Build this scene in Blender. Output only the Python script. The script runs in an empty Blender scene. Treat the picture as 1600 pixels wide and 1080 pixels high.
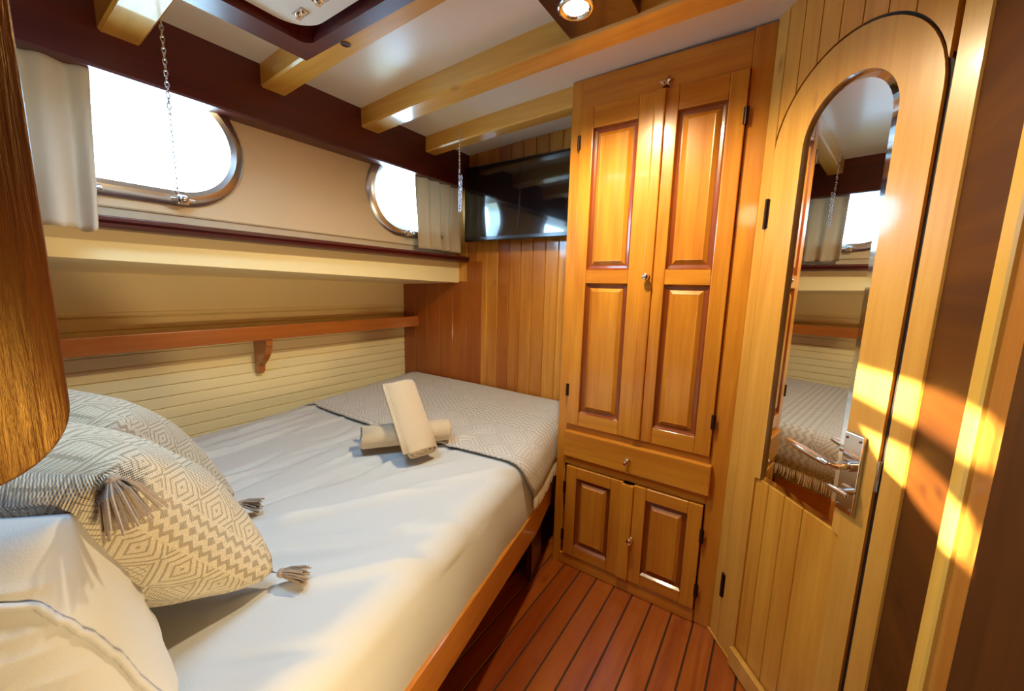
import bpy, bmesh, math, random
from mathutils import Vector, Matrix, noise
random.seed(7)
S = bpy.context.scene
COL = S.collection
PI = math.pi

# ------------------------------------------------------------------ camera
cam = bpy.data.cameras.new('camera')
cam.lens = 36 * 611.68 / 1600
cam.sensor_width = 36
cam.sensor_fit = 'HORIZONTAL'
cam.clip_start = 0.02
camo = bpy.data.objects.new('camera', cam)
COL.objects.link(camo)
yaw, pit, rol = math.radians(34.106), math.radians(8.65317), math.radians(-1.43949)
fw = Vector((-math.sin(yaw) * math.cos(pit), math.cos(yaw) * math.cos(pit), -math.sin(pit)))
rt = Vector((math.cos(yaw), math.sin(yaw), 0))
dn = fw.cross(rt)
r2 = math.cos(rol) * rt + math.sin(rol) * dn
d2 = -math.sin(rol) * rt + math.cos(rol) * dn
camo.matrix_world = Matrix(((r2.x, -d2.x, -fw.x, 0), (r2.y, -d2.y, -fw.y, 0), (r2.z, -d2.z, -fw.z, 1.2), (0, 0, 0, 1)))
S.camera = camo

# ------------------------------------------------------------------ view, sky, light
S.view_settings.view_transform = 'Standard'
S.view_settings.look = 'None'
S.view_settings.gamma = 1
S.view_settings.use_curve_mapping = False
S.view_settings.exposure = 0.06
S.cycles.caustics_reflective = False
S.cycles.caustics_refractive = False
S.cycles.sample_clamp_indirect = 4
S.cycles.max_bounces = 10
S.cycles.diffuse_bounces = 6

w = bpy.data.worlds.new('sky')
S.world = w
w.use_nodes = True
bg = w.node_tree.nodes['Background']
bg.inputs[0].default_value = (0.40, 0.69, 1.0, 1)
bg.inputs[1].default_value = 34.0

WARM = (1.0, 0.76, 0.44)

def light(kind, name, loc, energy, color=(1, 1, 1), aim=None, **kw):
    l = bpy.data.lights.new(name, kind)
    l.energy = energy
    l.color = color
    for k, v in kw.items():
        setattr(l, k, v)
    o = bpy.data.objects.new(name, l)
    o.location = loc
    if aim is not None:
        o.rotation_euler = (Vector(aim) - Vector(loc)).to_track_quat('-Z', 'Y').to_euler()
    COL.objects.link(o)
    return o

def portal(name, loc, aim, sx, sy):
    o = light('AREA', name, loc, 1, aim=aim, shape='RECTANGLE', size=sx, size_y=sy)
    o.data.cycles.is_portal = True
    return o

portal('porthole_daylight', (-1.76, 0.36, 1.62), (0, 0.36, 1.62), 0.62, 0.36)
portal('porthole_daylight', (-1.76, 1.48, 1.63), (0, 1.48, 1.63), 0.62, 0.36)
portal('hatch_daylight', (-0.83, 0.31, 2.06), (-0.83, 0.31, 0), 0.40, 0.50)
# spot lamps added outside the near porthole, flattened into two bands of low sun
for tz in (1.005, 0.875):
    tgt = Vector((0.23, 0.93, tz))
    src = tgt + 2.0 * Vector((-1.85, -0.44, 0.64))
    so = light('SPOT', 'sun_band_spot', src, 9000, (1, 0.88, 0.58), aim=tgt, spot_size=math.radians(9.5), spot_blend=0.12, shadow_soft_size=0.012)
    so.scale = (1, 0.115, 1)
# warm lamps of the cabin outside the frame
light('POINT', 'cabin_lamp', (-0.25, -0.55, 1.75), 4, WARM, shadow_soft_size=0.07)
light('SPOT', 'courtesy_lamp', (0.16, 0.14, 0.62), 36, (1.0, 0.70, 0.34), aim=(-2.1, 0.40, 0.98), spot_size=math.radians(110), spot_blend=1.0, shadow_soft_size=0.07)

# ------------------------------------------------------------------ materials
def new_mat(name):
    m = bpy.data.materials.new(name)
    m.use_nodes = True
    nt = m.node_tree
    return m, nt, nt.nodes['Principled BSDF'], nt.nodes, nt.links

def simple(name, col, rough=0.5, metal=0.0, coat=0.0, bump=0.0, bscale=60, spec=0.5, sheen=0.0, vary=0.0):
    m, nt, b, N, L = new_mat(name)
    b.inputs['Base Color'].default_value = (*col, 1)
    b.inputs['Roughness'].default_value = rough
    b.inputs['Metallic'].default_value = metal
    b.inputs['Coat Weight'].default_value = coat
    b.inputs['Coat Roughness'].default_value = 0.12
    b.inputs['Specular IOR Level'].default_value = spec
    b.inputs['Sheen Weight'].default_value = sheen
    if bump or vary:
        tc = N.new('ShaderNodeTexCoord')
        nz = N.new('ShaderNodeTexNoise')
        nz.inputs['Scale'].default_value = bscale
        nz.inputs['Detail'].default_value = 4
        L.new(tc.outputs['Object'], nz.inputs['Vector'])
        if bump:
            bp = N.new('ShaderNodeBump')
            bp.inputs['Strength'].default_value = bump
            bp.inputs['Distance'].default_value = 0.003
            L.new(nz.outputs['Fac'], bp.inputs['Height'])
            L.new(bp.outputs['Normal'], b.inputs['Normal'])
        if vary:
            n2 = N.new('ShaderNodeTexNoise')
            n2.inputs['Scale'].default_value = 3
            L.new(tc.outputs['Object'], n2.inputs['Vector'])
            mx = N.new('ShaderNodeMix')
            mx.data_type = 'RGBA'
            mx.inputs['A'].default_value = (*[c * (1 - vary) for c in col], 1)
            mx.inputs['B'].default_value = (*[min(1, c * (1 + vary)) for c in col], 1)
            L.new(n2.outputs['Fac'], mx.inputs['Factor'])
            L.new(mx.outputs['Result'], b.inputs['Base Color'])
    return m

def wood(name, light_c, dark_c, axis='Z', fine=70, rough=0.3, coat=0.5, plank=None, pvar=0.35, tint=None, knots=0.0, coat_rough=0.08, bump=0.08, spec=0.5):
    """varnished timber; grain along axis; plank = (axis, width, offset) gives each plank its own tone"""
    m, nt, b, N, L = new_mat(name)
    tc = N.new('ShaderNodeTexCoord')
    vec = tc.outputs['Object']
    rnd = None
    if plank:
        sep = N.new('ShaderNodeSeparateXYZ')
        L.new(vec, sep.inputs[0])
        s1 = N.new('ShaderNodeMath'); s1.operation = 'SUBTRACT'; s1.inputs[1].default_value = plank[2]
        L.new(sep.outputs['XYZ'.index(plank[0])], s1.inputs[0])
        s2 = N.new('ShaderNodeMath'); s2.operation = 'DIVIDE'; s2.inputs[1].default_value = plank[1]
        L.new(s1.outputs[0], s2.inputs[0])
        s3 = N.new('ShaderNodeMath'); s3.operation = 'FLOOR'
        L.new(s2.outputs[0], s3.inputs[0])
        wn = N.new('ShaderNodeTexWhiteNoise'); wn.noise_dimensions = '1D'
        L.new(s3.outputs[0], wn.inputs['W'])
        rnd = wn.outputs['Value']
        sc = N.new('ShaderNodeVectorMath'); sc.operation = 'SCALE'; sc.inputs['Scale'].default_value = 9
        L.new(wn.outputs['Color'], sc.inputs[0])
        ad = N.new('ShaderNodeVectorMath'); ad.operation = 'ADD'
        L.new(vec, ad.inputs[0]); L.new(sc.outputs[0], ad.inputs[1])
        vec = ad.outputs[0]
    def stretched(across, along):
        mp = N.new('ShaderNodeMapping')
        s = [across] * 3
        s['XYZ'.index(axis)] = along
        mp.inputs['Scale'].default_value = s
        L.new(vec, mp.inputs['Vector'])
        return mp.outputs[0]
    n1 = N.new('ShaderNodeTexNoise')
    n1.inputs['Scale'].default_value = 1; n1.inputs['Detail'].default_value = 5; n1.inputs['Roughness'].default_value = 0.6
    n1.inputs['Distortion'].default_value = 0.4
    L.new(stretched(fine, fine * 0.05), n1.inputs['Vector'])
    n2 = N.new('ShaderNodeTexNoise')
    n2.inputs['Scale'].default_value = 1; n2.inputs['Detail'].default_value = 3; n2.inputs['Distortion'].default_value = 1.2
    L.new(stretched(fine * 0.16, fine * 0.016), n2.inputs['Vector'])
    mix = N.new('ShaderNodeMath'); mix.operation = 'MULTIPLY_ADD'
    mix.inputs[1].default_value = 0.42
    L.new(n1.outputs['Fac'], mix.inputs[0])
    mm = N.new('ShaderNodeMath'); mm.operation = 'MULTIPLY'; mm.inputs[1].default_value = 0.58
    L.new(n2.outputs['Fac'], mm.inputs[0])
    L.new(mm.outputs[0], mix.inputs[2])
    rp = N.new('ShaderNodeValToRGB')
    rp.color_ramp.elements[0].position = 0.30; rp.color_ramp.elements[0].color = (*dark_c, 1)
    rp.color_ramp.elements[1].position = 0.68; rp.color_ramp.elements[1].color = (*light_c, 1)
    L.new(mix.outputs[0], rp.inputs[0])
    out = rp.outputs['Color']
    if plank:
        t = tint or dark_c
        mx = N.new('ShaderNodeMix'); mx.data_type = 'RGBA'; mx.inputs['B'].default_value = (*t, 1)
        fm = N.new('ShaderNodeMath'); fm.operation = 'MULTIPLY'; fm.inputs[1].default_value = pvar
        L.new(rnd, fm.inputs[0])
        L.new(fm.outputs[0], mx.inputs['Factor'])
        L.new(out, mx.inputs['A'])
        out = mx.outputs['Result']
    if knots:
        vo = N.new('ShaderNodeTexVoronoi'); vo.inputs['Scale'].default_value = 1
        L.new(stretched(9, 4.0), vo.inputs['Vector'])
        r3 = N.new('ShaderNodeValToRGB')
        r3.color_ramp.elements[0].position = 0.02; r3.color_ramp.elements[0].color = (1, 1, 1, 1)
        r3.color_ramp.elements[1].position = 0.13; r3.color_ramp.elements[1].color = (0, 0, 0, 1)
        L.new(vo.outputs['Distance'], r3.inputs[0])
        km = N.new('ShaderNodeMath'); km.operation = 'MULTIPLY'; km.inputs[1].default_value = knots
        L.new(r3.outputs['Color'], km.inputs[0])
        mk = N.new('ShaderNodeMix'); mk.data_type = 'RGBA'; mk.inputs['B'].default_value = (*[c * 0.35 for c in dark_c], 1)
        L.new(km.outputs[0], mk.inputs['Factor']); L.new(out, mk.inputs['A'])
        out = mk.outputs['Result']
    L.new(out, b.inputs['Base Color'])
    b.inputs['Roughness'].default_value = rough
    b.inputs['Specular IOR Level'].default_value = spec
    b.inputs['Coat Weight'].default_value = coat
    b.inputs['Coat Roughness'].default_value = coat_rough
    bp = N.new('ShaderNodeBump'); bp.inputs['Strength'].default_value = bump; bp.inputs['Distance'].default_value = 0.002
    L.new(n1.outputs['Fac'], bp.inputs['Height'])
    L.new(bp.outputs['Normal'], b.inputs['Normal'])
    return m

HL, HD = (0.67, 0.280, 0.024), (0.41, 0.115, 0.006)
honey = wood('honey_wood', HL, HD, 'Z')
honey_x = wood('honey_wood_crosswise', HL, HD, 'X')
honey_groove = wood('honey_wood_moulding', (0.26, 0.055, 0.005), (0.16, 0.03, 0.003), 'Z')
door_wood = wood('pale_door_wood', (0.69, 0.37, 0.070), (0.50, 0.22, 0.026), 'Z', knots=0.7)
door_plank = wood('pale_door_planks', (0.68, 0.34, 0.045), (0.48, 0.18, 0.016), 'Z')
beam_wood = wood('pine_beam', (0.80, 0.47, 0.10), (0.56, 0.26, 0.03), 'X', fine=45, knots=0.5)
maho_y = wood('dark_mahogany', (0.105, 0.009, 0.007), (0.045, 0.003, 0.003), 'Y', rough=0.4, coat=0.2, coat_rough=0.25)
maho_z = wood('dark_mahogany_upright', (0.12, 0.02, 0.006), (0.05, 0.006, 0.003), 'Z', rough=0.35, coat_rough=0.2)
board_wood = wood('varnished_board', (0.085, 0.014, 0.003), (0.035, 0.005, 0.002), 'Z', fine=170, rough=0.40, coat=0.0, bump=0.8)
board_wood.node_tree.nodes['Principled BSDF'].inputs['Specular Tint'].default_value = (1.0, 0.62, 0.16, 1)
board_wood.node_tree.nodes['Principled BSDF'].inputs['Specular IOR Level'].default_value = 1.0
maho_x = wood('dark_mahogany_crosswise', (0.055, 0.006, 0.003), (0.03, 0.003, 0.002), 'X', rough=0.35, coat=0.2)
panel_wood = wood('brown_panel', (0.105, 0.030, 0.002), (0.036, 0.008, 0.001), 'Y', fine=40, rough=0.55, coat=0.0, knots=0.6, spec=0.2)
shelf_wood = wood('reddish_shelf_wood', (0.46, 0.15, 0.03), (0.30, 0.08, 0.012), 'Y')
floor_wood = wood('floor_planks', (0.46, 0.125, 0.010), (0.20, 0.030, 0.003), 'Y', fine=60, rough=0.3, coat=0.6, plank=('X', 0.0745, -0.065), pvar=0.7, tint=(0.19, 0.026, 0.003), knots=0.5, coat_rough=0.15)
far_wood = wood('bulkhead_planks', (0.76, 0.38, 0.06), (0.42, 0.14, 0.012), 'Z', plank=('X', 0.0755, -0.72), pvar=0.85, tint=(0.26, 0.05, 0.004), rough=0.3, knots=0.4)
rail_wood = wood('bed_rail_wood', (0.60, 0.25, 0.04), (0.42, 0.14, 0.02), 'Y')
caulk_shade = simple('caulk_and_gap_shade', (0.02, 0.008, 0.004), 0.7)  # black for floor caulk, and for the shade in the door gaps
cream = simple('cream_paint', (0.90, 0.80, 0.47), 0.42, coat=0.15, vary=0.03)
cream_shaded = simple('cream_paint_shaded', (0.74, 0.62, 0.44), 0.45, coat=0.1, vary=0.03)  # the cream paint darkened in colour, for the backlit porthole wall
white = simple('ceiling_white', (0.82, 0.80, 0.74), 0.35, coat=0.2)
rim_m = simple('porthole_chrome', (0.90, 0.92, 0.95), 0.28, metal=1)
chrome = simple('chrome', (0.85, 0.86, 0.88), 0.12, metal=1)
brass = simple('polished_nickel', (0.9, 0.8, 0.66), 0.15, metal=1)
dark_metal = simple('dark_bronze', (0.035, 0.012, 0.006), 0.4, metal=0.6)
plastic = simple('white_plastic', (0.82, 0.80, 0.74), 0.35, coat=0.3)
tv_black = simple('tv_black', (0.006, 0.006, 0.007), 0.22, coat=0.4)
tv_glass = simple('tv_screen', (0.003, 0.003, 0.004), 0.04, coat=0.6, spec=0.9)
mirror = simple('mirror', (0.93, 0.94, 0.93), 0.01, metal=1)
mirror_bev = simple('mirror_bevel', (0.95, 0.97, 0.95), 0.05, metal=1)
sheet_m = simple('white_cotton', (0.50, 0.515, 0.52), 0.85, bump=0.15, bscale=400, sheen=0.2)
pillow_m = simple('white_pillowcase', (0.44, 0.45, 0.46), 0.85, bump=0.15, bscale=400, sheen=0.2)
towel_m = simple('beige_terry', (0.50, 0.40, 0.27), 0.95, bump=0.9, bscale=330, sheen=0.5)
taupe = simple('taupe_yarn', (0.30, 0.235, 0.18), 0.95, sheen=0.3, bump=0.5, bscale=300)
cream_yarn = simple('cream_yarn', (0.72, 0.64, 0.50), 0.95, sheen=0.3)

def emit(name, col, s):
    m, nt, b, N, L = new_mat(name)
    b.inputs['Emission Color'].default_value = (*col, 1)
    b.inputs['Emission Strength'].default_value = s
    return m
bulb_m = emit('lit_bulb', (1, 0.85, 0.6), 30)

def glass_mat(name, col=(1, 1, 1)):
    m, nt, b, N, L = new_mat(name)
    tr = N.new('ShaderNodeBsdfTransparent'); tr.inputs[0].default_value = (*col, 1)
    gl = N.new('ShaderNodeBsdfGlossy'); gl.inputs['Roughness'].default_value = 0.02
    mx = N.new('ShaderNodeMixShader'); mx.inputs[0].default_value = 0.06
    L.new(tr.outputs[0], mx.inputs[1]); L.new(gl.outputs[0], mx.inputs[2])
    L.new(mx.outputs[0], N['Material Output'].inputs['Surface'])
    return m
glass = glass_mat('window_glass')

def cloth_trans(name, col, t=0.35):
    m, nt, b, N, L = new_mat(name)
    d = N.new('ShaderNodeBsdfDiffuse'); d.inputs[0].default_value = (*col, 1)
    tl = N.new('ShaderNodeBsdfTranslucent'); tl.inputs[0].default_value = (*col, 1)
    mx = N.new('ShaderNodeMixShader'); mx.inputs[0].default_value = t
    L.new(d.outputs[0], mx.inputs[1]); L.new(tl.outputs[0], mx.inputs[2])
    L.new(mx.outputs[0], N['Material Output'].inputs['Surface'])
    return m
curtain_m = cloth_trans('thin_cream_curtain', (0.66, 0.57, 0.44), 0.16)
frost = cloth_trans('frosted_hatch', (0.95, 0.97, 1.0), 0.8)

def mnode(N, L, op, a, b=None, c=None):
    n = N.new('ShaderNodeMath'); n.operation = op
    for i, v in enumerate((a, b, c)):
        if v is None: continue
        if isinstance(v, (int, float)): n.inputs[i].default_value = v
        else: L.new(v, n.inputs[i])
    return n.outputs[0]

def knit(name, base, line, cells=3.0, band=True, bump=0.8, weave=90, swap=False):
    """woven diamond pattern in UV: concentric diamonds with lattice hearts, zigzag borders"""
    m, nt, b, N, L = new_mat(name)
    uv = N.new('ShaderNodeUVMap')
    sep = N.new('ShaderNodeSeparateXYZ'); L.new(uv.outputs[0], sep.inputs[0])
    u, v = sep.outputs[0], sep.outputs[1]
    if swap: u, v = v, u
    M = lambda *a: mnode(N, L, *a)
    a = M('MULTIPLY', M('ADD', u, v), cells); c = M('MULTIPLY', M('SUBTRACT', u, v), cells)
    fa = M('ABSOLUTE', M('SUBTRACT', M('FRACT', a), 0.5)); fc = M('ABSOLUTE', M('SUBTRACT', M('FRACT', c), 0.5))
    d = M('MAXIMUM', fa, fc)                                  # 0 centre .. 0.5 edge
    par = M('MODULO', M('ABSOLUTE', M('ADD', M('FLOOR', a), M('FLOOR', c))), 2)
    rings = M('LESS_THAN', M('FRACT', M('MULTIPLY', M('SUBTRACT', 0.5, d), 6.5)), 0.30)
    lat = M('LESS_THAN', M('MULTIPLY', M('ABSOLUTE', M('SINE', M('MULTIPLY', u, cells * 34))), M('ABSOLUTE', M('SINE', M('MULTIPLY', v, cells * 34)))), 0.22)
    border = M('LESS_THAN', M('ABSOLUTE', M('SUBTRACT', d, 0.41)), 0.025)
    lat2 = M('MAXIMUM', M('MULTIPLY', lat, M('LESS_THAN', d, 0.36)), border)
    par0 = M('SUBTRACT', 1, par)
    dia = M('ADD', M('MULTIPLY', rings, par), M('MULTIPLY', lat2, par0))
    zz = M('ADD', M('ABSOLUTE', M('SUBTRACT', M('FRACT', M('MULTIPLY', u, cells * 4)), 0.5)), M('MULTIPLY', v, cells * 5))
    zig = M('LESS_THAN', M('FRACT', zz), 0.42)
    if band:
        mid = M('LESS_THAN', M('ABSOLUTE', M('SUBTRACT', v, 0.235)), 0.165)
    else:
        mid = M('LESS_THAN', M('FRACT', M('MULTIPLY', v, 2.0)), 0.62)
    pat = M('ADD', M('MULTIPLY', dia, mid), M('MULTIPLY', zig, M('SUBTRACT', 1, mid)))
    wv = M('MULTIPLY', M('SINE', M('MULTIPLY', u, weave * 6.28)), M('SINE', M('MULTIPLY', v, weave * 6.28)))
    mx = N.new('ShaderNodeMix'); mx.data_type = 'RGBA'
    mx.inputs['A'].default_value = (*base, 1); mx.inputs['B'].default_value = (*line, 1)
    L.new(M('MULTIPLY', pat, 0.85), mx.inputs['Factor'])
    L.new(mx.outputs['Result'], b.inputs['Base Color'])
    b.inputs['Roughness'].default_value = 0.95
    b.inputs['Sheen Weight'].default_value = 0.3
    bp = N.new('ShaderNodeBump'); bp.inputs['Strength'].default_value = bump; bp.inputs['Distance'].default_value = 0.004
    L.new(M('ADD', M('MULTIPLY', pat, -0.7), M('MULTIPLY', wv, 0.4)), bp.inputs['Height'])
    L.new(bp.outputs['Normal'], b.inputs['Normal'])
    return m
cushion_m = knit('knitted_diamonds', (0.62, 0.56, 0.43), (0.30, 0.25, 0.17), cells=4.5, swap=True)
throw_m = knit('woven_throw', (0.62, 0.60, 0.57), (0.40, 0.37, 0.34), cells=7.0, band=False, weave=120)

# ------------------------------------------------------------------ mesh helpers
def new_bm(): return bmesh.new()

def box(bm, x0, x1, y0, y1, z0, z1, bev=0.0, seg=1):
    r = bmesh.ops.create_cube(bm, size=1, matrix=Matrix.Translation(((x0 + x1) / 2, (y0 + y1) / 2, (z0 + z1) / 2)) @ Matrix.Diagonal((abs(x1 - x0), abs(y1 - y0), abs(z1 - z0), 1)))
    if bev:
        es = list({e for v in r['verts'] for e in v.link_edges})
        bmesh.ops.bevel(bm, geom=es, offset=bev, segments=seg, affect='EDGES', profile=0.5)
    return bm

def prism(bm, pts, axis, a0, a1, bev=0.0, seg=1):
    """pts: 2-D outline; axis 'X','Y','Z' is the extrusion direction from a0 to a1"""
    def P(p, a):
        return {'X': (a, p[0], p[1]), 'Y': (p[0], a, p[1]), 'Z': (p[0], p[1], a)}[axis]
    lo = [bm.verts.new(P(p, a0)) for p in pts]
    hi = [bm.verts.new(P(p, a1)) for p in pts]
    n = len(pts)
    fs = [bm.faces.new(lo), bm.faces.new(hi)]
    for i in range(n):
        fs.append(bm.faces.new((lo[i], lo[(i + 1) % n], hi[(i + 1) % n], hi[i])))
    bmesh.ops.recalc_face_normals(bm, faces=fs)
    if bev:
        es = [e for e in {e for f in fs[:2] for e in f.edges}]
        bmesh.ops.bevel(bm, geom=es, offset=bev, segments=seg, affect='EDGES', profile=0.5)

def cyl(bm, p0, p1, r0, r1=None, n=20, cap=True):
    p0, p1 = Vector(p0), Vector(p1)
    d = p1 - p0
    q = d.to_track_quat('Z', 'Y').to_matrix().to_4x4()
    bmesh.ops.create_cone(bm, cap_ends=cap, segments=n, radius1=r0, radius2=r0 if r1 is None else r1, depth=d.length, matrix=Matrix.Translation((p0 + p1) / 2) @ q)

def sphere(bm, c, r, sc=(1, 1, 1), n=16):
    bmesh.ops.create_uvsphere(bm, u_segments=n, v_segments=n // 2, radius=r, matrix=Matrix.Translation(c) @ Matrix.Diagonal((*sc, 1)))

def tube(bm, pts, r, n=8, closed=False):
    """round tube along a list of points"""
    P = [Vector(p) for p in pts]
    m = len(P)
    rings = []
    for i in range(m):
        t = (P[(i + 1) % m] - P[i - 1]) if closed else (P[min(i + 1, m - 1)] - P[max(i - 1, 0)])
        t.normalize()
        up = Vector((0, 0, 1)) if abs(t.z) < 0.9 else Vector((0, 1, 0))
        a = t.cross(up).normalized(); b = a.cross(t)
        rr = r[i] if isinstance(r, (list, tuple)) else r
        rings.append([bm.verts.new(P[i] + rr * (math.cos(2 * PI * k / n) * a + math.sin(2 * PI * k / n) * b)) for k in range(n)])
    for i in range(m if closed else m - 1):
        A, B = rings[i], rings[(i + 1) % m]
        for k in range(n):
            bm.faces.new((A[k], A[(k + 1) % n], B[(k + 1) % n], B[k]))
    if not closed:
        bm.faces.new(rings[0]); bm.faces.new(rings[-1])

def lathe(bm, prof, mat4, n=24):
    """prof: (r, h) pairs about local z"""
    rings = [[bm.verts.new(mat4 @ Vector((r * math.cos(2 * PI * k / n), r * math.sin(2 * PI * k / n), h))) for k in range(n)] for r, h in prof]
    for A, B in zip(rings, rings[1:]):
        for k in range(n):
            bm.faces.new((A[k], A[(k + 1) % n], B[(k + 1) % n], B[k]))
    bm.faces.new(rings[0]); bm.faces.new(rings[-1])

def sheet_with_holes(bm, outer, holes, place, t, tdir):
    """flat panel with holes: 2-D loops -> triangles -> extruded by t along tdir"""
    es = []
    for loop in [outer] + holes:
        vs = [bm.verts.new(place(p)) for p in loop]
        for i in range(len(vs)):
            es.append(bm.edges.new((vs[i], vs[(i + 1) % len(vs)])))
    r = bmesh.ops.triangle_fill(bm, use_beauty=True, use_dissolve=False, edges=es)
    fs = [g for g in r['geom'] if isinstance(g, bmesh.types.BMFace)]
    e = bmesh.ops.extrude_face_region(bm, geom=fs)
    bmesh.ops.translate(bm, vec=Vector(tdir) * t, verts=[g for g in e['geom'] if isinstance(g, bmesh.types.BMVert)])
    bmesh.ops.recalc_face_normals(bm, faces=bm.faces[:])

def stadium(cx, cy, hl, r, n=20):
    """stadium outline: straight half-length hl, radius r"""
    pts = []
    for i in range(n + 1):
        a = -PI / 2 + PI * i / n
        pts.append((cx + hl + r * math.cos(a), cy + r * math.sin(a)))
    for i in range(n + 1):
        a = PI / 2 + PI * i / n
        pts.append((cx - hl + r * math.cos(a), cy + r * math.sin(a)))
    return pts

def obj(name, bm, mat, parent=None, smooth=False, angle=0.6, kind=None):
    me = bpy.data.meshes.new(name)
    if any(not f.normal.length for f in bm.faces): bm.normal_update()
    bm.to_mesh(me); bm.free()
    for mm in (mat if isinstance(mat, (list, tuple)) else [mat]):
        me.materials.append(mm)
    o = bpy.data.objects.new(name, me)
    COL.objects.link(o)
    if smooth:
        for p in me.polygons: p.use_smooth = True
        if smooth == 'auto':
            me.set_sharp_from_angle(angle=angle)
    if parent is not None:
        o.parent = parent
        r = parent
        while r.parent: r = r.parent
        if not r.get('_local') and parent is r:
            o.matrix_parent_inverse = Matrix.Translation(r.location).inverted()
    if kind: o['kind'] = kind
    return o

def thing(name, label, cat, loc=(0, 0, 0), group=None, rotz=0, local=False):
    o = bpy.data.objects.new(name, None)
    o.empty_display_size = 0.1
    COL.objects.link(o)
    o.location = loc; o.rotation_euler = (0, 0, rotz)
    if local: o['_local'] = 1
    if label: o['label'] = label
    if cat: o['category'] = cat
    if group: o['group'] = group
    return o

def tag(o, label, cat, group=None):
    o['label'] = label; o['category'] = cat
    if group: o['group'] = group
    return o

def struct(name, bm, m, parent=None, **k):
    o = obj(name, bm, m, parent, **k)
    o['kind'] = 'structure'
    return o

def interp(x, tab):
    if x <= tab[0][0]: return tab[0][1]
    for (a, b), (c, d) in zip(tab, tab[1:]):
        if x <= c: return b + (d - b) * (x - a) / (c - a)
    return tab[-1][1]

CEIL = [(-1.8, 1.905), (-1.54, 1.921), (-1.2, 1.940), (-0.75, 1.957), (-0.3, 1.967), (0.3, 1.970), (1.0, 1.970)]
ceil_z = lambda x: interp(x, CEIL)

# ------------------------------------------------------------------ structure: floor
bm = new_bm()
x = -0.065 - 0.0745 * 29
while x < 0.9:
    box(bm, x + 0.0024, x + 0.0721, -1.1, 1.80, -0.03, 0.0, 0.0015)
    x += 0.0745
struct('floor', bm, floor_wood)
bm = new_bm(); box(bm, -2.2, 0.9, -1.1, 1.8, -0.06, -0.003)
struct('trim_1', bm, caulk_shade)                                    # dark caulking bed between the planks

# ceiling with the hatch opening
HX0, HX1, HY0, HY1 = -1.09, -0.57, 0.01, 0.61
bm = new_bm()
xs = sorted(set([c[0] for c in CEIL if c[0] < 0.9] + [HX0, HX1, 0.9]))
ys = [-1.1, HY0, HY1, 1.80]
for a, b in zip(xs, xs[1:]):
    for c, d in zip(ys, ys[1:]):
        if a >= HX0 - 1e-6 and b <= HX1 + 1e-6 and c >= HY0 - 1e-6 and d <= HY1 + 1e-6: continue
        za, zb = ceil_z(a), ceil_z(b)
        q = [(a, c, za), (b, c, zb), (b, d, zb), (a, d, za)]
        lo = [bm.verts.new(p) for p in q]; hi = [bm.verts.new((p[0], p[1], 2.03)) for p in q]
        bm.faces.new(lo); bm.faces.new(hi)
        for i in range(4): bm.faces.new((lo[i], lo[(i + 1) % 4], hi[(i + 1) % 4], hi[i]))
bmesh.ops.recalc_face_normals(bm, faces=bm.faces[:])
struct('ceiling', bm, white)

# hull side: porthole wall, boxed ledge, plank-lined lower wall
WIN = [(0.355, 1.62), (1.482, 1.63)]
bm = new_bm()
outer = [(-1.1, 1.30), (1.80, 1.30), (1.80, 2.0), (-1.1, 2.0)]
sheet_with_holes(bm, outer, [stadium(c[0], c[1], 0.12, 0.158) for c in WIN], lambda p: (-1.62, p[0], p[1]), 0.07, (-1, 0, 0))
struct('wall_left', bm, cream_shaded)
bm = new_bm()                                                  # lining joint below the portholes
box(bm, -1.621, -1.616, -1.1, 1.79, 1.395, 1.400)
struct('trim_2', bm, simple('paint_joint', (0.45, 0.36, 0.22), 0.6))
bm = new_bm()                                                  # boxed ledge
n0 = [(-1.612, 1.335), (-1.612, 1.275), (-2.2, 1.215), (-2.2, 1.335)]
n1 = [(-1.612, 1.335), (-1.612, 1.212), (-2.2, 1.190), (-2.2, 1.335)]
lo = [bm.verts.new((p[0], -1.1, p[1])) for p in n0]; hi = [bm.verts.new((p[0], 1.80, p[1])) for p in n1]
bm.faces.new(lo); bm.faces.new(hi)
for i in range(4): bm.faces.new((lo[i], lo[(i + 1) % 4], hi[(i + 1) % 4], hi[i]))
bmesh.ops.recalc_face_normals(bm, faces=bm.faces[:])
struct('trim_3', bm, cream)
bm = new_bm()                                                  # mahogany sill nosing
prism(bm, [(-1.62, 1.330), (-1.548, 1.330), (-1.538, 1.335), (-1.535, 1.342), (-1.540, 1.346), (-1.532, 1.350), (-1.532, 1.358), (-1.542, 1.363), (-1.62, 1.363)], 'Y', -1.1, 1.795)
struct('trim_4', bm, maho_y)
bm = new_bm()                                                  # lower hull lining: planks with grooves
z = 0.698 - 0.049 * 15
while z < 1.03:
    box(bm, -2.14, -2.11, -1.1, 1.80, max(z, -0.02) + 0.0012, min(z + 0.049, 1.045) - 0.0012, 0.0022)
    z += 0.049
box(bm, -2.16, -2.118, -1.1, 1.80, -0.02, 1.06)
box(bm, -2.16, -2.104, -1.1, 1.80, 1.045, 1.062, 0.004)
box(bm, -2.16, -2.112, -1.1, 1.80, 1.055, 1.25)
struct('wall_left.001', bm, cream)

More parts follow.
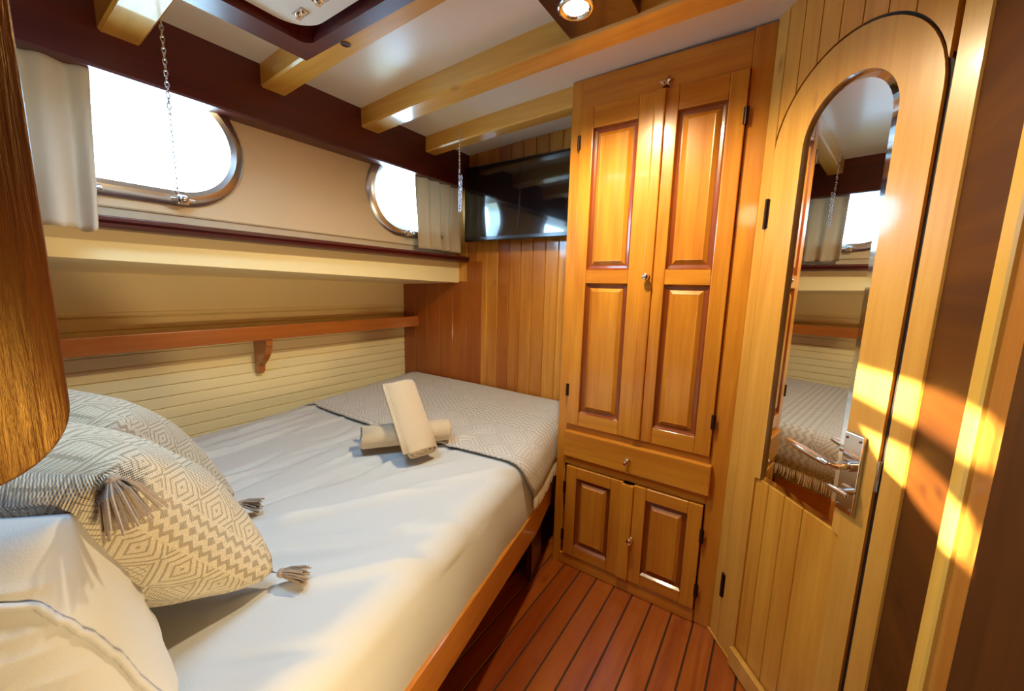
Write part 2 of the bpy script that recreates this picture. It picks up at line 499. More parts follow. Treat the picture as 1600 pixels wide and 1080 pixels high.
# far bulkhead, vertical planks
bm = new_bm()
x = -0.72 - 0.0755 * 20
while x < 0.3:
    box(bm, x + 0.0010, x + 0.0745, 1.795, 1.83, -0.02, 2.0 if x > -1.72 else 1.25, 0.0032)
    x += 0.0755
box(bm, -2.3, 0.9, 1.801, 1.84, -0.02, 1.25)
box(bm, -1.70, 0.9, 1.801, 1.84, 1.25, 2.03)
struct('wall_back', bm, far_wood)
bm = new_bm()  # wider redder boards, their tone partly darkened for shade under the ledge
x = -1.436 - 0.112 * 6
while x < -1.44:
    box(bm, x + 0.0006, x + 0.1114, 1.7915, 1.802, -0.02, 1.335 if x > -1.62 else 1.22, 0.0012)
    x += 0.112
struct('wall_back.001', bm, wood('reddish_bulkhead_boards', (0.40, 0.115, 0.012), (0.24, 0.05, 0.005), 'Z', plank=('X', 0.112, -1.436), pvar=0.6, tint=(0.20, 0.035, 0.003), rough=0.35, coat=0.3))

# dark deck-beam shelf along the hull
bm = new_bm(); box(bm, -1.76, -1.537, -1.1, 1.80, 1.737, 2.0, 0.006)
struct('trim_5', bm, maho_y)

# right side bulkhead
bm = new_bm(); box(bm, 0.24, 0.30, -1.1, 1.037, 0, 1.975, 0.0)
struct('wall_right', bm, panel_wood)
bm = new_bm(); box(bm, -2.2, 0.9, -1.16, -1.1, 0, 2.03)
struct('wall_front', bm, honey)
bm = new_bm(); box(bm, 0.222, 0.25, 0.732, 0.775, 0, 1.968, 0.003)
struct('trim_6', bm, wood('pale_batten', (0.78, 0.50, 0.10), (0.62, 0.36, 0.05), 'Z'))
bm = new_bm(); box(bm, 0.228, 0.25, 0.66, 0.730, 0, 1.968, 0.003)
struct('trim_7', bm, wood('brown_batten', (0.42, 0.17, 0.03), (0.28, 0.09, 0.012), 'Z'))

# ------------------------------------------------------------------ portholes (structure) with chrome rims
for k, (cy, cz) in enumerate(WIN):
    r = thing('window_%d' % (k + 1), None, None, (-1.62, cy, cz)); r['kind'] = 'structure'
    bm = new_bm()
    A = stadium(0, 0, 0.12, 0.196, 24); B = stadium(0, 0, 0.12, 0.150, 24); C = stadium(0, 0, 0.12, 0.165, 24); D = stadium(0, 0, 0.12, 0.186, 24)
    prof = [(A, 0.0), (A, 0.006), (D, 0.018), (C, 0.024), (B, 0.016), (B, -0.075)]
    rings = [[bm.verts.new((-1.62 + h, cy + p[0], cz + p[1])) for p in loop] for loop, h in prof]
    n = len(A)
    for P, Q in zip(rings, rings[1:]):
        for i in range(n): bm.faces.new((P[i], P[(i + 1) % n], Q[(i + 1) % n], Q[i]))
    bmesh.ops.recalc_face_normals(bm, faces=bm.faces[:])
    struct('window_frame', bm, rim_m, r, smooth='auto')
    bm = new_bm(); prism(bm, stadium(cy, cz, 0.12, 0.151, 24), 'X', -1.672, -1.666)
    struct('pane', bm, glass, r)
    for s in (-0.09, 0.12):
        bm = new_bm()
        yy, zz = cy + s, cz - 0.176
        box(bm, -1.606, -1.575, yy - 0.016, yy + 0.016, zz - 0.016, zz + 0.012, 0.004, 2)
        cyl(bm, (-1.585, yy - 0.03, zz - 0.004), (-1.585, yy + 0.03, zz - 0.004), 0.006)
        sphere(bm, (-1.572, yy, zz - 0.002), 0.011)
        struct('latch', bm, chrome, r, smooth='auto')

# ------------------------------------------------------------------ ceiling beams
def beam(y0, y1, x0, x1, drop, label):
    bm = new_bm()
    n = 14
    pr = []
    for i in range(n + 1):
        xx = x0 + (x1 - x0) * i / n
        z = ceil_z(xx)
        c = 0.006
        pr.append([bm.verts.new(p) for p in ((xx, y0, z + 0.01), (xx, y0, z - drop + c), (xx, y0 + c, z - drop), (xx, y1 - c, z - drop), (xx, y1, z - drop + c), (xx, y1, z + 0.01))])
    for P, Q in zip(pr, pr[1:]):
        for i in range(6): bm.faces.new((P[i], P[(i + 1) % 6], Q[(i + 1) % 6], Q[i]))
    bm.faces.new(pr[0]); bm.faces.new(pr[-1])
    bmesh.ops.recalc_face_normals(bm, faces=bm.faces[:])
    return tag(obj('ceiling_beam', bm, beam_wood), label, 'beam', 'deck beams across the ceiling')
beam(0.315, 0.40, -1.60, -1.245, 0.092, 'short pine ceiling beam end nearest the camera, stopping at the hatch frame')
b2 = beam(0.707, 0.79, -1.60, 0.60, 0.072, 'pine ceiling beam with a round knot, running along the mahogany hatch frame')
bm = new_bm()
kz = ceil_z(-1.104) - 0.072
lathe(bm, [(0.014, 0), (0.014, 0.0016), (0.010, 0.0020), (0.009, 0.0006)], Matrix.Translation((-1.104, 0.743, kz)) @ Matrix.Rotation(PI, 4, 'X'), 20)
bmesh.ops.recalc_face_normals(bm, faces=bm.faces[:])
kn = obj('knot', bm, panel_wood, b2); kn['label'] = 'dark round knot'
beam(1.096, 1.185, -1.60, 0.20, 0.074, 'pine ceiling beam between hatch and wardrobe, touching the dark lamp box')
beam(1.46, 1.53, -1.60, -0.727, 0.072, 'pine ceiling beam in front of the television, ending at the wardrobe')

# ------------------------------------------------------------------ wardrobe
YF = 1.436
W = thing('wardrobe', 'tall honey-coloured wooden wardrobe with four panelled doors and a drawer', 'wardrobe', (-0.40, 1.6, 0))
bm = new_bm()
box(bm, -0.725, -0.700, YF + 0.004, 1.79, 0, 1.955)            # sides
box(bm, -0.100, -0.075, YF + 0.004, 1.79, 0, 1.963)
box(bm, -0.700, -0.100, 1.775, 1.79, 0.0, 1.95)                # back
box(bm, -0.700, -0.100, YF + 0.02, 1.775, 0.03, 0.05)
obj('carcass', bm, honey, W)
bm = new_bm()                                                  # face frame
box(bm, -0.725, -0.684, YF, YF + 0.022, 0.0, 1.956, 0.0015)
obj('stile', bm, honey, W)
bm = new_bm()
box(bm, -0.143, -0.083, YF, YF + 0.022, 0.0, 1.964, 0.004, 2)
obj('stile', bm, honey, W)
for za, zb in ((1.853, 1.957), (0.612, 0.640), (0.463, 0.503)):
    bm = new_bm(); box(bm, -0.684, -0.143, YF + 0.0005, YF + 0.022, za, zb, 0.001)
    obj('rail', bm, honey_x, W)
bm = new_bm(); box(bm, -0.69, -0.143, YF - 0.006, YF + 0.02, 0.0, 0.052, 0.003)
obj('toe_board', bm, honey_x, W)

def panel_door(name, x0, x1, z0, z1, splits, st, top, bot, mid, parent):
    """framed door with raised panels; splits = list of mid-rail centre heights"""
    bm = new_bm()
    y0, y1 = YF - 0.012, YF + 0.012
    box(bm, x0, x0 + st, y0, y1, z0, z1, 0.003, 2)
    box(bm, x1 - st, x1, y0, y1, z0, z1, 0.003, 2)
    box(bm, x0 + 0.02, x1 - 0.02, y0 + 0.0125, y1, z0 + 0.01, z1 - 0.01)
    d = obj(name, bm, honey, parent)
    for a, b in [(z0, z0 + bot), (z1 - top, z1)] + [(s - mid / 2, s + mid / 2) for s in splits]:
        bm = new_bm(); box(bm, x0 + st, x1 - st, y0 + 0.001, y1, a, b, 0.002)
        obj('rail', bm, honey_x, d)
    zs = [z0 + bot] + [q for s in splits for q in (s - mid / 2, s + mid / 2)] + [z1 - top]
    for a, b in zip(zs[::2], zs[1::2]):
        X0, X1, Z0, Z1 = x0 + st, x1 - st, a, b
        bm = new_bm()
        def ring(i, y): return [bm.verts.new(p) for p in ((X0 + i, y, Z0 + i), (X1 - i, y, Z0 + i), (X1 - i, y, Z1 - i), (X0 + i, y, Z1 - i))]
        R = [ring(0.0, y0 + 0.001), ring(0.006, y0 + 0.010), ring(0.014, y0 + 0.012), ring(0.018, y0 + 0.012), ring(0.031, y0 + 0.003), ring(0.034, y0 + 0.0035)]
        for k, (P, Q) in enumerate(zip(R, R[1:])):
            for i in range(4):
                f = bm.faces.new((P[i], P[(i + 1) % 4], Q[(i + 1) % 4], Q[i]))
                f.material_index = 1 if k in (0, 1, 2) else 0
        bm.faces.new(R[-1])
        bmesh.ops.recalc_face_normals(bm, faces=bm.faces[:])
        obj('panel', bm, [honey, honey_groove], d)
    return d

def knob(x, z, y, parent):
    bm = new_bm()
    m4 = Matrix.Translation((x, y, z)) @ Matrix.Rotation(PI / 2, 4, 'X')
    lathe(bm, [(0.011, 0), (0.011, 0.002), (0.005, 0.004), (0.005, 0.010), (0.010, 0.014), (0.0125, 0.020), (0.010, 0.026), (0.004, 0.029)], m4, 18)
    bmesh.ops.recalc_face_normals(bm, faces=bm.faces[:])
    obj('knob', bm, brass, parent, smooth='auto')['label'] = 'small shiny metal knob'

def hinge(x, z, parent, h=0.05, y=None):
    bm = new_bm()
    y = YF - 0.013 if y is None else y
    cyl(bm, (x, y, z - h / 2), (x, y, z + h / 2), 0.0042, n=10)
    box(bm, x - 0.007, x + 0.007, y + 0.0005, y + 0.004, z - h / 2, z + h / 2)
    obj('hinge', bm, dark_metal, parent)

dl = panel_door('door', -0.682, -0.414, 0.641, 1.851, [1.243], 0.052, 0.075, 0.055, 0.052, W)
dr = panel_door('door', -0.388, -0.144, 0.641, 1.851, [1.243], 0.050, 0.075, 0.060, 0.052, W)
bm = new_bm(); box(bm, -0.413, -0.378, YF - 0.022, YF - 0.008, 0.643, 1.850, 0.004, 2)
obj('cover_strip', bm, honey, dr)
knob(-0.395, 1.243, YF - 0.022, dr)
hinge(-0.684, 1.735, dl); hinge(-0.684, 0.785, dl)
hinge(-0.143, 1.72, dr); hinge(-0.143, 0.765, dr)
bm = new_bm(); box(bm, -0.686, -0.133, YF - 0.02, YF + 0.012, 0.502, 0.614, 0.005, 2)
dw = obj('drawer', bm, honey_x, W)
knob(-0.416, 0.553, YF - 0.02, dw)
d3 = panel_door('door', -0.672, -0.430, 0.056, 0.460, [], 0.048, 0.048, 0.048, 0, W)
d4 = panel_door('door', -0.388, -0.146, 0.056, 0.460, [], 0.048, 0.048, 0.048, 0, W)
bm = new_bm(); box(bm, -0.432, -0.386, YF - 0.022, YF - 0.008, 0.060, 0.458, 0.004, 2)
obj('cover_strip', bm, honey, d4)
knob(-0.384, 0.238, YF - 0.013, d4)
hinge(-0.676, 0.36, d3); hinge(-0.676, 0.14, d3)
hinge(-0.142, 0.348, d4); hinge(-0.142, 0.135, d4)

bm = new_bm()                                                  # star ornament
def star(bm, cx, cz, y, R, r, t):
    pts = []
    for i in range(10):
        a = PI / 2 + PI * i / 5
        q = R if i % 2 == 0 else r
        pts.append((cx + q * math.cos(a), cz + q * math.sin(a)))
    base = [bm.verts.new((p[0], y, p[1])) for p in pts]
    inn = [bm.verts.new((cx + (p[0] - cx) * 0.55, y - t * 0.5, cz + (p[1] - cz) * 0.55)) for p in pts]
    c = bm.verts.new((cx, y - t * 0.2, cz)); bc = bm.verts.new((cx, y, cz))
    for i in range(10):
        j = (i + 1) % 10
        bm.faces.new((base[i], base[j], inn[j], inn[i])); bm.faces.new((inn[i], inn[j], c)); bm.faces.new((base[j], base[i], bc))
    bmesh.ops.recalc_face_normals(bm, faces=bm.faces[:])
star(bm, -0.383, 1.872, YF - 0.001, 0.027, 0.013, 0.02)
tag(obj('star_ornament', bm, brass), 'small shiny metal star stuck above the wardrobe doors', 'star')

# ------------------------------------------------------------------ door wall at the chamfered corner (local frame: x along the door, -y into the room)
ang = math.atan2(-0.78, 0.625)
H0 = (-0.039, 1.385, 0)
R_ARC, UC, ZC = 0.209, 0.189, 1.574
def arch(u0, u1, z0, zc, n=24):
    r = (u1 - u0) / 2; uc = (u0 + u1) / 2
    return [(u0, z0), (u1, z0)] + [(uc + r * math.cos(PI * i / n), zc + r * math.sin(PI * i / n)) for i in range(n + 1)]

DW = thing('wall_door', None, None, H0, rotz=ang, local=True); DW['kind'] = 'structure'
bm = new_bm()                                                  # posts and planked head above the arch
box(bm, -0.066, -0.0245, -0.008, 0.05, 0, 1.975, 0.002)
struct('door_post', bm, door_wood, DW)
bm = new_bm()
box(bm, 0.406, 0.452, -0.008, 0.06, 0, 1.975, 0.003)
struct('door_post', bm, door_wood, DW)
bm = new_bm()
box(bm, -0.09, 0.43, 0.03, 0.05, 0.0, 1.975)
struct('backing', bm, caulk_shade, DW)  # black sheet behind the door, its colour gives the gaps their shade
bm = new_bm()
sheet_with_holes(bm, arch(-0.028, 0.407, 0.005, ZC), [arch(-0.010, 0.388, 0.02, ZC)], lambda p: (p[0], -0.003, p[1]), 0.02, (0, 1, 0))
struct('gap_shade', bm, caulk_shade, DW)  # black ring added in the door gap, standing for its shade
bm = new_bm()                                                  # head planks cut to the arch
us = [-0.019, 0.036, 0.094, 0.152, 0.210, 0.268, 0.326, 0.400]
ro = R_ARC + 0.006
def zarch(u):
    d = ro * ro - (u - UC) ** 2
    return ZC + (math.sqrt(d) if d > 0 else 0)
for a, b in zip(us, us[1:]):
    a2, b2 = a + 0.0014, b - 0.0014
    pts = [(b2, 1.972), (a2, 1.972)] + [(a2 + (b2 - a2) * i / 8, zarch(a2 + (b2 - a2) * i / 8)) for i in range(9)]
    prism(bm, pts, 'Y', -0.010, 0.03)
struct('head_planks', bm, door_plank, DW)

D1 = thing('door_1', None, None, H0, rotz=ang, local=True); D1['kind'] = 'structure'
mu0, mu1, mz0, mzc = 0.083, 0.322, 0.655, 1.570
du0, du1 = -0.020, 0.398
out = arch(du0, du1, 0.012, ZC, 28)
MA = arch(mu0, mu1, mz0, mzc, 28)
# leaf front: frame with the mirror cut-out and the lower planked field cut out
low = [(0.062, 0.014), (0.330, 0.014), (0.330, 0.63), (0.062, 0.63)]
bm = new_bm()
field = [(0.062, 0.012 + 0.004), (0.397, 0.016), (0.397, 0.60), (mu1 + 0.012, 0.645), (mu1, mz0)]
loopm = list(MA[1:]) # right-bottom .. arc .. left
hole = [(0.062, 0.016), (0.340, 0.016), (0.340, 0.650), (mu1, mz0)] + [(p[0], p[1]) for p in MA[2:]] + [(mu0, mz0), (0.062, 0.650)]
sheet_with_holes(bm, out, [hole], lambda p: (p[0], -0.010, p[1]), 0.034, (0, 1, 0))
struct('door_frame', bm, door_wood, D1)
bm = new_bm()                                                  # vertical planks in the lower field
pu = [0.058, 0.112, 0.172, 0.233, 0.342]
for a, b in zip(pu, pu[1:]):
    box(bm, a + 0.0008, b - 0.0008, -0.004, 0.02, 0.014, 0.652, 0.0018)
struct('door_planks', bm, door_plank, D1)
bm = new_bm(); prism(bm, arch(mu0 - 0.004, mu1 + 0.004, mz0 - 0.006, mzc, 28), 'Y', -0.001, 0.01)
ring_o = arch(mu0, mu1, mz0, mzc, 28); ring_i = arch(mu0 + 0.016, mu1 - 0.016, mz0 + 0.016, mzc, 28)
bmesh.ops.delete(bm, geom=bm.verts[:], context='VERTS')
vo = [bm.verts.new((p[0], -0.0008, p[1])) for p in ring_o]; vi = [bm.verts.new((p[0], -0.0050, p[1])) for p in ring_i]
for i in range(len(vo)):
    f = bm.faces.new((vo[i], vo[(i + 1) % len(vo)], vi[(i + 1) % len(vo)], vi[i])); f.material_index = 1
bm.faces.new(vi)
vb = [bm.verts.new((p[0], 0.020, p[1])) for p in ring_o]
for i in range(len(vo)): bm.faces.new((vo[i], vo[(i + 1) % len(vo)], vb[(i + 1) % len(vo)], vb[i]))
bmesh.ops.recalc_face_normals(bm, faces=bm.faces[:])
struct('mirror', bm, [mirror, mirror_bev], D1)
bm = new_bm(); box(bm, 0.062, 0.396, -0.026, -0.009, 0.008, 0.072, 0.003)
struct('kick_board', bm, door_wood, D1)
for zz in (1.425, 0.22):
    bm = new_bm()
    cyl(bm, (-0.021, -0.013, zz - 0.042), (-0.021, -0.013, zz + 0.042), 0.005, n=10)
    box(bm, -0.030, -0.012, -0.012, -0.006, zz - 0.04, zz + 0.04)
    struct('hinge', bm, dark_metal, D1)
bm = new_bm(); box(bm, 0.328, 0.371, -0.019, -0.008, 0.716, 0.898, 0.002, 2)
hp = struct('handle_plate', bm, chrome, D1)
bm = new_bm()
cyl(bm, (0.350, -0.018, 0.826), (0.350, -0.030, 0.826), 0.013)
tube(bm, [(0.350, -0.028, 0.826), (0.350, -0.052, 0.826), (0.340, -0.062, 0.827), (0.315, -0.065, 0.829), (0.280, -0.066, 0.832), (0.245, -0.066, 0.836), (0.228, -0.064, 0.838)], [0.0085, 0.0085, 0.0085, 0.0085, 0.009, 0.0085, 0.006], 12)
struct('lever', bm, chrome, hp, smooth='auto')
bm = new_bm()
cyl(bm, (0.350, -0.018, 0.765), (0.350, -0.034, 0.765), 0.008)
box(bm, 0.322, 0.372, -0.042, -0.033, 0.760, 0.770, 0.003, 2)
struct('thumb_turn', bm, chrome, hp)
bm = new_bm()
for uu, zz in ((0.334, 0.728), (0.365, 0.728), (0.334, 0.886), (0.365, 0.886)): sphere(bm, (uu, -0.019, zz), 0.0035, n=8)
struct('screws', bm, chrome, hp)
bm = new_bm(); box(bm, 0.397, 0.404, -0.010, 0.0, 0.79, 0.86, 0.0015)
struct('strike_plate', bm, chrome, DW)
bm = new_bm(); box(bm, -0.075, 0.46, -0.012, 0.03, 0.0, 0.009, 0.002)
struct('threshold', bm, door_wood, DW)

# dark edge of the cabin door beside the camera
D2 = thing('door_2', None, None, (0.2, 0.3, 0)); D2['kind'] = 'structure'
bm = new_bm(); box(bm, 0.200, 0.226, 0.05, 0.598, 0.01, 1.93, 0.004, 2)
struct('door_leaf', bm, wood('dark_walnut', (0.085, 0.026, 0.004), (0.040, 0.011, 0.002), 'Z', rough=0.5, coat=0.0, spec=0.2), D2)  # dark brown timber, one wood tone all over
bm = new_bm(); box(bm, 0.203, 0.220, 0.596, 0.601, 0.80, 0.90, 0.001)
struct('strike_plate', bm, chrome, D2)

# ------------------------------------------------------------------ television
T = thing('television', 'black flat screen television on the plank wall beside the wardrobe', 'television', (-1.14, 1.75, 1.43))
bm = new_bm(); box(bm, -1.495, -0.79, 1.704, 1.745, 1.436, 1.828, 0.006, 2)
obj('housing', bm, tv_black, T)
bm = new_bm(); box(bm, -1.483, -0.802, 1.7015, 1.706, 1.458, 1.818)
obj('screen', bm, tv_glass, T)
bm = new_bm(); box(bm, -1.3, -1.0, 1.744, 1.796, 1.53, 1.72, 0.004)
obj('wall_bracket', bm, tv_black, T)

# ------------------------------------------------------------------ shelf with bracket on the hull lining
Sh = thing('wall_shelf', 'long narrow reddish wooden shelf on the cream plank wall above the bed', 'shelf', (-2.05, 0.6, 0.93))
bm = new_bm(); box(bm, -2.105, -1.975, -0.6, 1.792, 0.928, 0.944, 0.002)
obj('shelf_board', bm, shelf_wood, Sh)
bm = new_bm(); box(bm, -1.983, -1.963, -0.6, 1.792, 0.922, 0.988, 0.004, 2)
obj('fiddle_rail', bm, shelf_wood, Sh)
bm = new_bm()
pts = [(-2.106, 0.926), (-1.975, 0.926), (-1.973, 0.895)]
for i in range(7):
    t = i / 6
    pts.append((-1.978 - 0.085 * t, 0.885 - 0.10 * (t ** 0.6) ))
pts += [(-2.068, 0.755), (-2.085, 0.742), (-2.106, 0.742)]
prism(bm, pts, 'Y', 0.855, 0.885, 0.002)
obj('bracket', bm, shelf_wood, Sh)

# ------------------------------------------------------------------ bed
EX = lambda y: -0.658 - 0.178 * (y - 1.02) - 0.022 * min(1, max(0, (y - 1.2) / 0.22))                     # near-side edge of the mattress
HXl = lambda y: -1.84 - 0.205 * (y - 0.48)                     # hull-side edge
Bd = thing('bed', 'built-in wooden bunk bed base under the white mattress', 'bed', (-1.2, 0.6, 0))
def skew_box(bm, y0, y1, ax, bx, z0, z1, bev=0.0):
    ys_ = [y0] + [q for q in (1.2, 1.42) if y0 < q < y1] + [y1]
    q0 = [(ax(y), y) for y in reversed(ys_)] + [(bx(y), y) for y in ys_]
    prism(bm, q0, 'Z', z0, z1, bev)
bm = new_bm(); skew_box(bm, -0.45, 1.43, lambda y: EX(y) - 0.012, lambda y: EX(y) + 0.012, 0.262, 0.372, 0.003)
obj('side_rail', bm, rail_wood, Bd)
bm = new_bm(); skew_box(bm, -0.45, 1.77, lambda y: HXl(y), lambda y: EX(y) - 0.013, 0.272, 0.296)
obj('base_board', bm, rail_wood, Bd)
bm = new_bm(); skew_box(bm, 1.25, 1.40, lambda y: EX(y) - 0.045, lambda y: EX(y) - 0.02, 0.0, 0.271)
obj('leg', bm, maho_z, Bd)
bm = new_bm(); skew_box(bm, -0.42, -0.26, lambda y: EX(y) - 0.045, lambda y: EX(y) - 0.02, 0.0, 0.271)
obj('leg', bm, maho_z, Bd)
bm = new_bm(); skew_box(bm, -0.42, 1.70, lambda y: -1.50 - 0.19 * y, lambda y: -1.47 - 0.19 * y, 0.0, 0.271)
obj('support_panel', bm, maho_y, Bd)

CREASES = []
_r = random.Random(5)
for k in range(46):
    x0, y0 = -1.75 + 1.15 * _r.random(), 0.15 + 0.75 * _r.random()
    a_ = math.atan2(y0 + 0.75, x0 + 1.15 + 0.25) + 0.25 * (_r.random() - 0.5)
    CREASES.append((x0, y0, math.cos(a_), math.sin(a_), 0.22 + 0.35 * _r.random(), 0.008 + 0.013 * _r.random(), (0.007 + 0.010 * _r.random()) * (1 if _r.random() < 0.7 else -0.8)))

def wrinkle(x, y):
    n = noise.noise
    v = 0.006 * n(Vector((x * 2.2, y * 1.4, 0.3)))
    # long soft creases fanning from the pillows towards the foot
    for x0, y0, dx, dy, ln, wd, ht in CREASES:
        px_, py_ = x - x0, y - y0
        t = (px_ * dx + py_ * dy) / ln
        if -0.1 < t < 1.1:
            d = px_ * -dy + py_ * dx + 0.02 * math.sin(t * 4 + x0 * 9)
            e = max(0.0, math.sin(PI * min(1, max(0, t)))) ** 0.6
            v += ht * e * math.exp(-(d / wd) ** 2)
    return v

def bed_profile(n_top):
    """(t across 0..1, drop, out): cross-section from hull edge to the near edge and down the side"""
    pr = []
    return pr

def cover(bm, y0, y1, lift, zbot, inset_h, ny, nx, wr=1.0, ynear=None, uvscale=1.0):
    """cloth over the mattress: top plus rounded edge plus near side; closed below"""
    uvl = bm.loops.layers.uv.new('UVMap')
    rows = []
    R = 0.07
    for j in range(ny + 1):
        row = []
        t = j / ny
        for i in range(nx + 1):
            s = i / nx
            yl = (ynear(s) if ynear else y0)
            y = yl + (y1 - yl) * t
            xe, xh = EX(y) + lift, HXl(y) + inset_h
            L1 = (xe - R) - xh
            Larc = R * PI / 2
            L2 = 0.60 - R - zbot
            tot = L1 + Larc + L2
            d = s * tot
            if d < L1:
                x = xh + d; z = 0.60 + lift
                edge = min(1, max(0, (x - xh) / 0.12))
                z -= 0.03 * (1 - edge) ** 2
                z += wrinkle(x, y) * wr * min(1, edge + 0.2)
            elif d < L1 + Larc:
                a = (d - L1) / R
                x = xe - R + (R + 0) * math.sin(a); z = 0.60 - R + (R + lift) * math.cos(a) + wrinkle(x, y) * wr * math.cos(a)
            else:
                dd = d - L1 - Larc
                x = xe + 0.006 * noise.noise(Vector((y * 7, dd * 5, 3))) * wr + 0.006 * math.sin(dd / L2 * PI)
                z = 0.60 - R - dd
            v = bm.verts.new((x, y, z))
            row.append((v, (s * tot * uvscale, y * uvscale)))
        rows.append(row)
    for j in range(ny):
        for i in range(nx):
            q = (rows[j][i], rows[j][i + 1], rows[j + 1][i + 1], rows[j + 1][i])
            f = bm.faces.new([a[0] for a in q])
            for lp, a in zip(f.loops, q): lp[uvl].uv = a[1]
    return [[a[0] for a in r] for r in rows]

bm = new_bm()
rows = cover(bm, -0.45, 1.775, 0.0, 0.300, 0.0, 220, 170)
low = [[bm.verts.new((r[-1].co.x - 0.004, r[-1].co.y, 0.298)), bm.verts.new((r[0].co.x, r[0].co.y, 0.298))] for r in rows]
for j in range(len(rows) - 1):
    bm.faces.new((rows[j][-1], low[j][0], low[j + 1][0], rows[j + 1][-1]))
    bm.faces.new((low[j][0], low[j][1], low[j + 1][1], low[j + 1][0]))
    bm.faces.new((low[j][1], rows[j][0], rows[j + 1][0], low[j + 1][1]))
bm.faces.new(rows[0] + low[0]); bm.faces.new(list(reversed(rows[-1] + low[-1])))
bmesh.ops.recalc_face_normals(bm, faces=bm.faces[:])
mt = tag(obj('mattress', bm, sheet_m, smooth='auto', angle=0.9), 'wide mattress wrapped in a creased white cotton sheet on the bunk', 'mattress')

# throw across the foot of the bed
bm = new_bm()
rows = cover(bm, 0, 1.772, 0.010, 0.430, 0.04, 60, 90, wr=0.55, ynear=lambda s: 0.965 + 0.02 * math.sin(s * 5.5 + 2.6) + 0.07 * s + 0.11 * max(0, (s - 0.86) / 0.14) ** 1.5)
th = obj('throw_blanket', bm, throw_m, smooth=True)
md = th.modifiers.new('thickness', 'SOLIDIFY'); md.thickness = 0.006; md.offset = 1
tag(th, 'pale grey woven throw with fringe spread across the foot of the bed', 'blanket')
bm = new_bm()
for j in range(0, 96):
    y = 1.150 + 0.0076 * j
    if y > 1.75: break
    xe = EX(y) + 0.017
    ln = 0.038 + 0.02 * random.random()
    dx, dy = 0.006 * random.random(), 0.012 * (random.random() - 0.5)
    tube(bm, [(xe, y, 0.437), (xe + dx * 0.5, y + dy * 0.5, 0.437 - ln * 0.5), (xe + dx, y + dy, 0.437 - ln)], [0.0035, 0.0042, 0.0022], 5)
fr = obj('fringe', bm, cream_yarn, th)
fr['kind'] = 'stuff'

# ------------------------------------------------------------------ towels
def towel(p0, p1, ra, rb, turn, label, flap=0.0):
    """rolled towel: spiral cross-section (half-axes ra, rb) swept from p0 to p1"""
    p0, p1 = Vector(p0), Vector(p1)
    ax = (p1 - p0).normalized()
    side = ax.cross(Vector((0, 0, 1))).normalized(); up = side.cross(ax).normalized()
    side, up = (math.cos(turn) * side + math.sin(turn) * up, -math.sin(turn) * side + math.cos(turn) * up)
    bm = new_bm()
    n, turns = 120, 3.4
    sp = []
    for i in range(n + 1):
        t = i / n
        a = t * turns * 2 * PI
        k = 0.16 + 0.84 * t
        sp.append((k, a))
    a_end = turns * 2 * PI
    nf = 8 if flap else 0
    def ringpts(c, sc, wob):
        o = []
        for k, a in sp:
            o.append(c + side * (k * ra * sc * math.cos(a)) + up * (k * rb * sc * math.sin(a)) + ax * wob * noise.noise(Vector((k * 4, a * 0.8, wob * 90))))
        for i in range(1, nf + 1):
            d_ = flap * i / nf
            o.append(c + side * (ra * sc * math.cos(a_end) - d_ * math.sin(a_end)) + up * (rb * sc * math.sin(a_end) + d_ * math.cos(a_end) * 0.75 + 0.3 * d_ * d_ / flap) + ax * wob * 0.5)
        return o
    L = (p1 - p0).length
    st = [(0, 0.95, 0.010), (0.02, 1.0, 0), (0.3, 1.01, 0), (0.6, 1.0, 0), (0.98, 1.0, 0), (1, 0.95, 0.010)]
    rg = []
    for f, sc, wb in st:
        rg.append([bm.verts.new(p) for p in ringpts(p0 + (p1 - p0) * f, sc, wb)])
    for P, Q in zip(rg, rg[1:]):
        for i in range(n + nf): bm.faces.new((P[i], P[i + 1], Q[i + 1], Q[i]))
    bmesh.ops.recalc_face_normals(bm, faces=bm.faces[:])
    o = obj('towel', bm, towel_m, smooth=True)
    md = o.modifiers.new('thickness', 'SOLIDIFY'); md.thickness = 0.0075; md.offset = -1
    return tag(o, label, 'towel', 'rolled beige towels on the bed')
towel((-1.165, 0.79, 0.657), (-0.985, 1.04, 0.657), 0.052, 0.044, 0.3, 'rolled beige towel lying flat on the bed underneath the leaning one')
towel((-0.945, 0.872, 0.634), (-1.130, 0.935, 0.828), 0.064, 0.033, -0.05, 'rolled beige towel leaning on top of the other roll', flap=0.028)

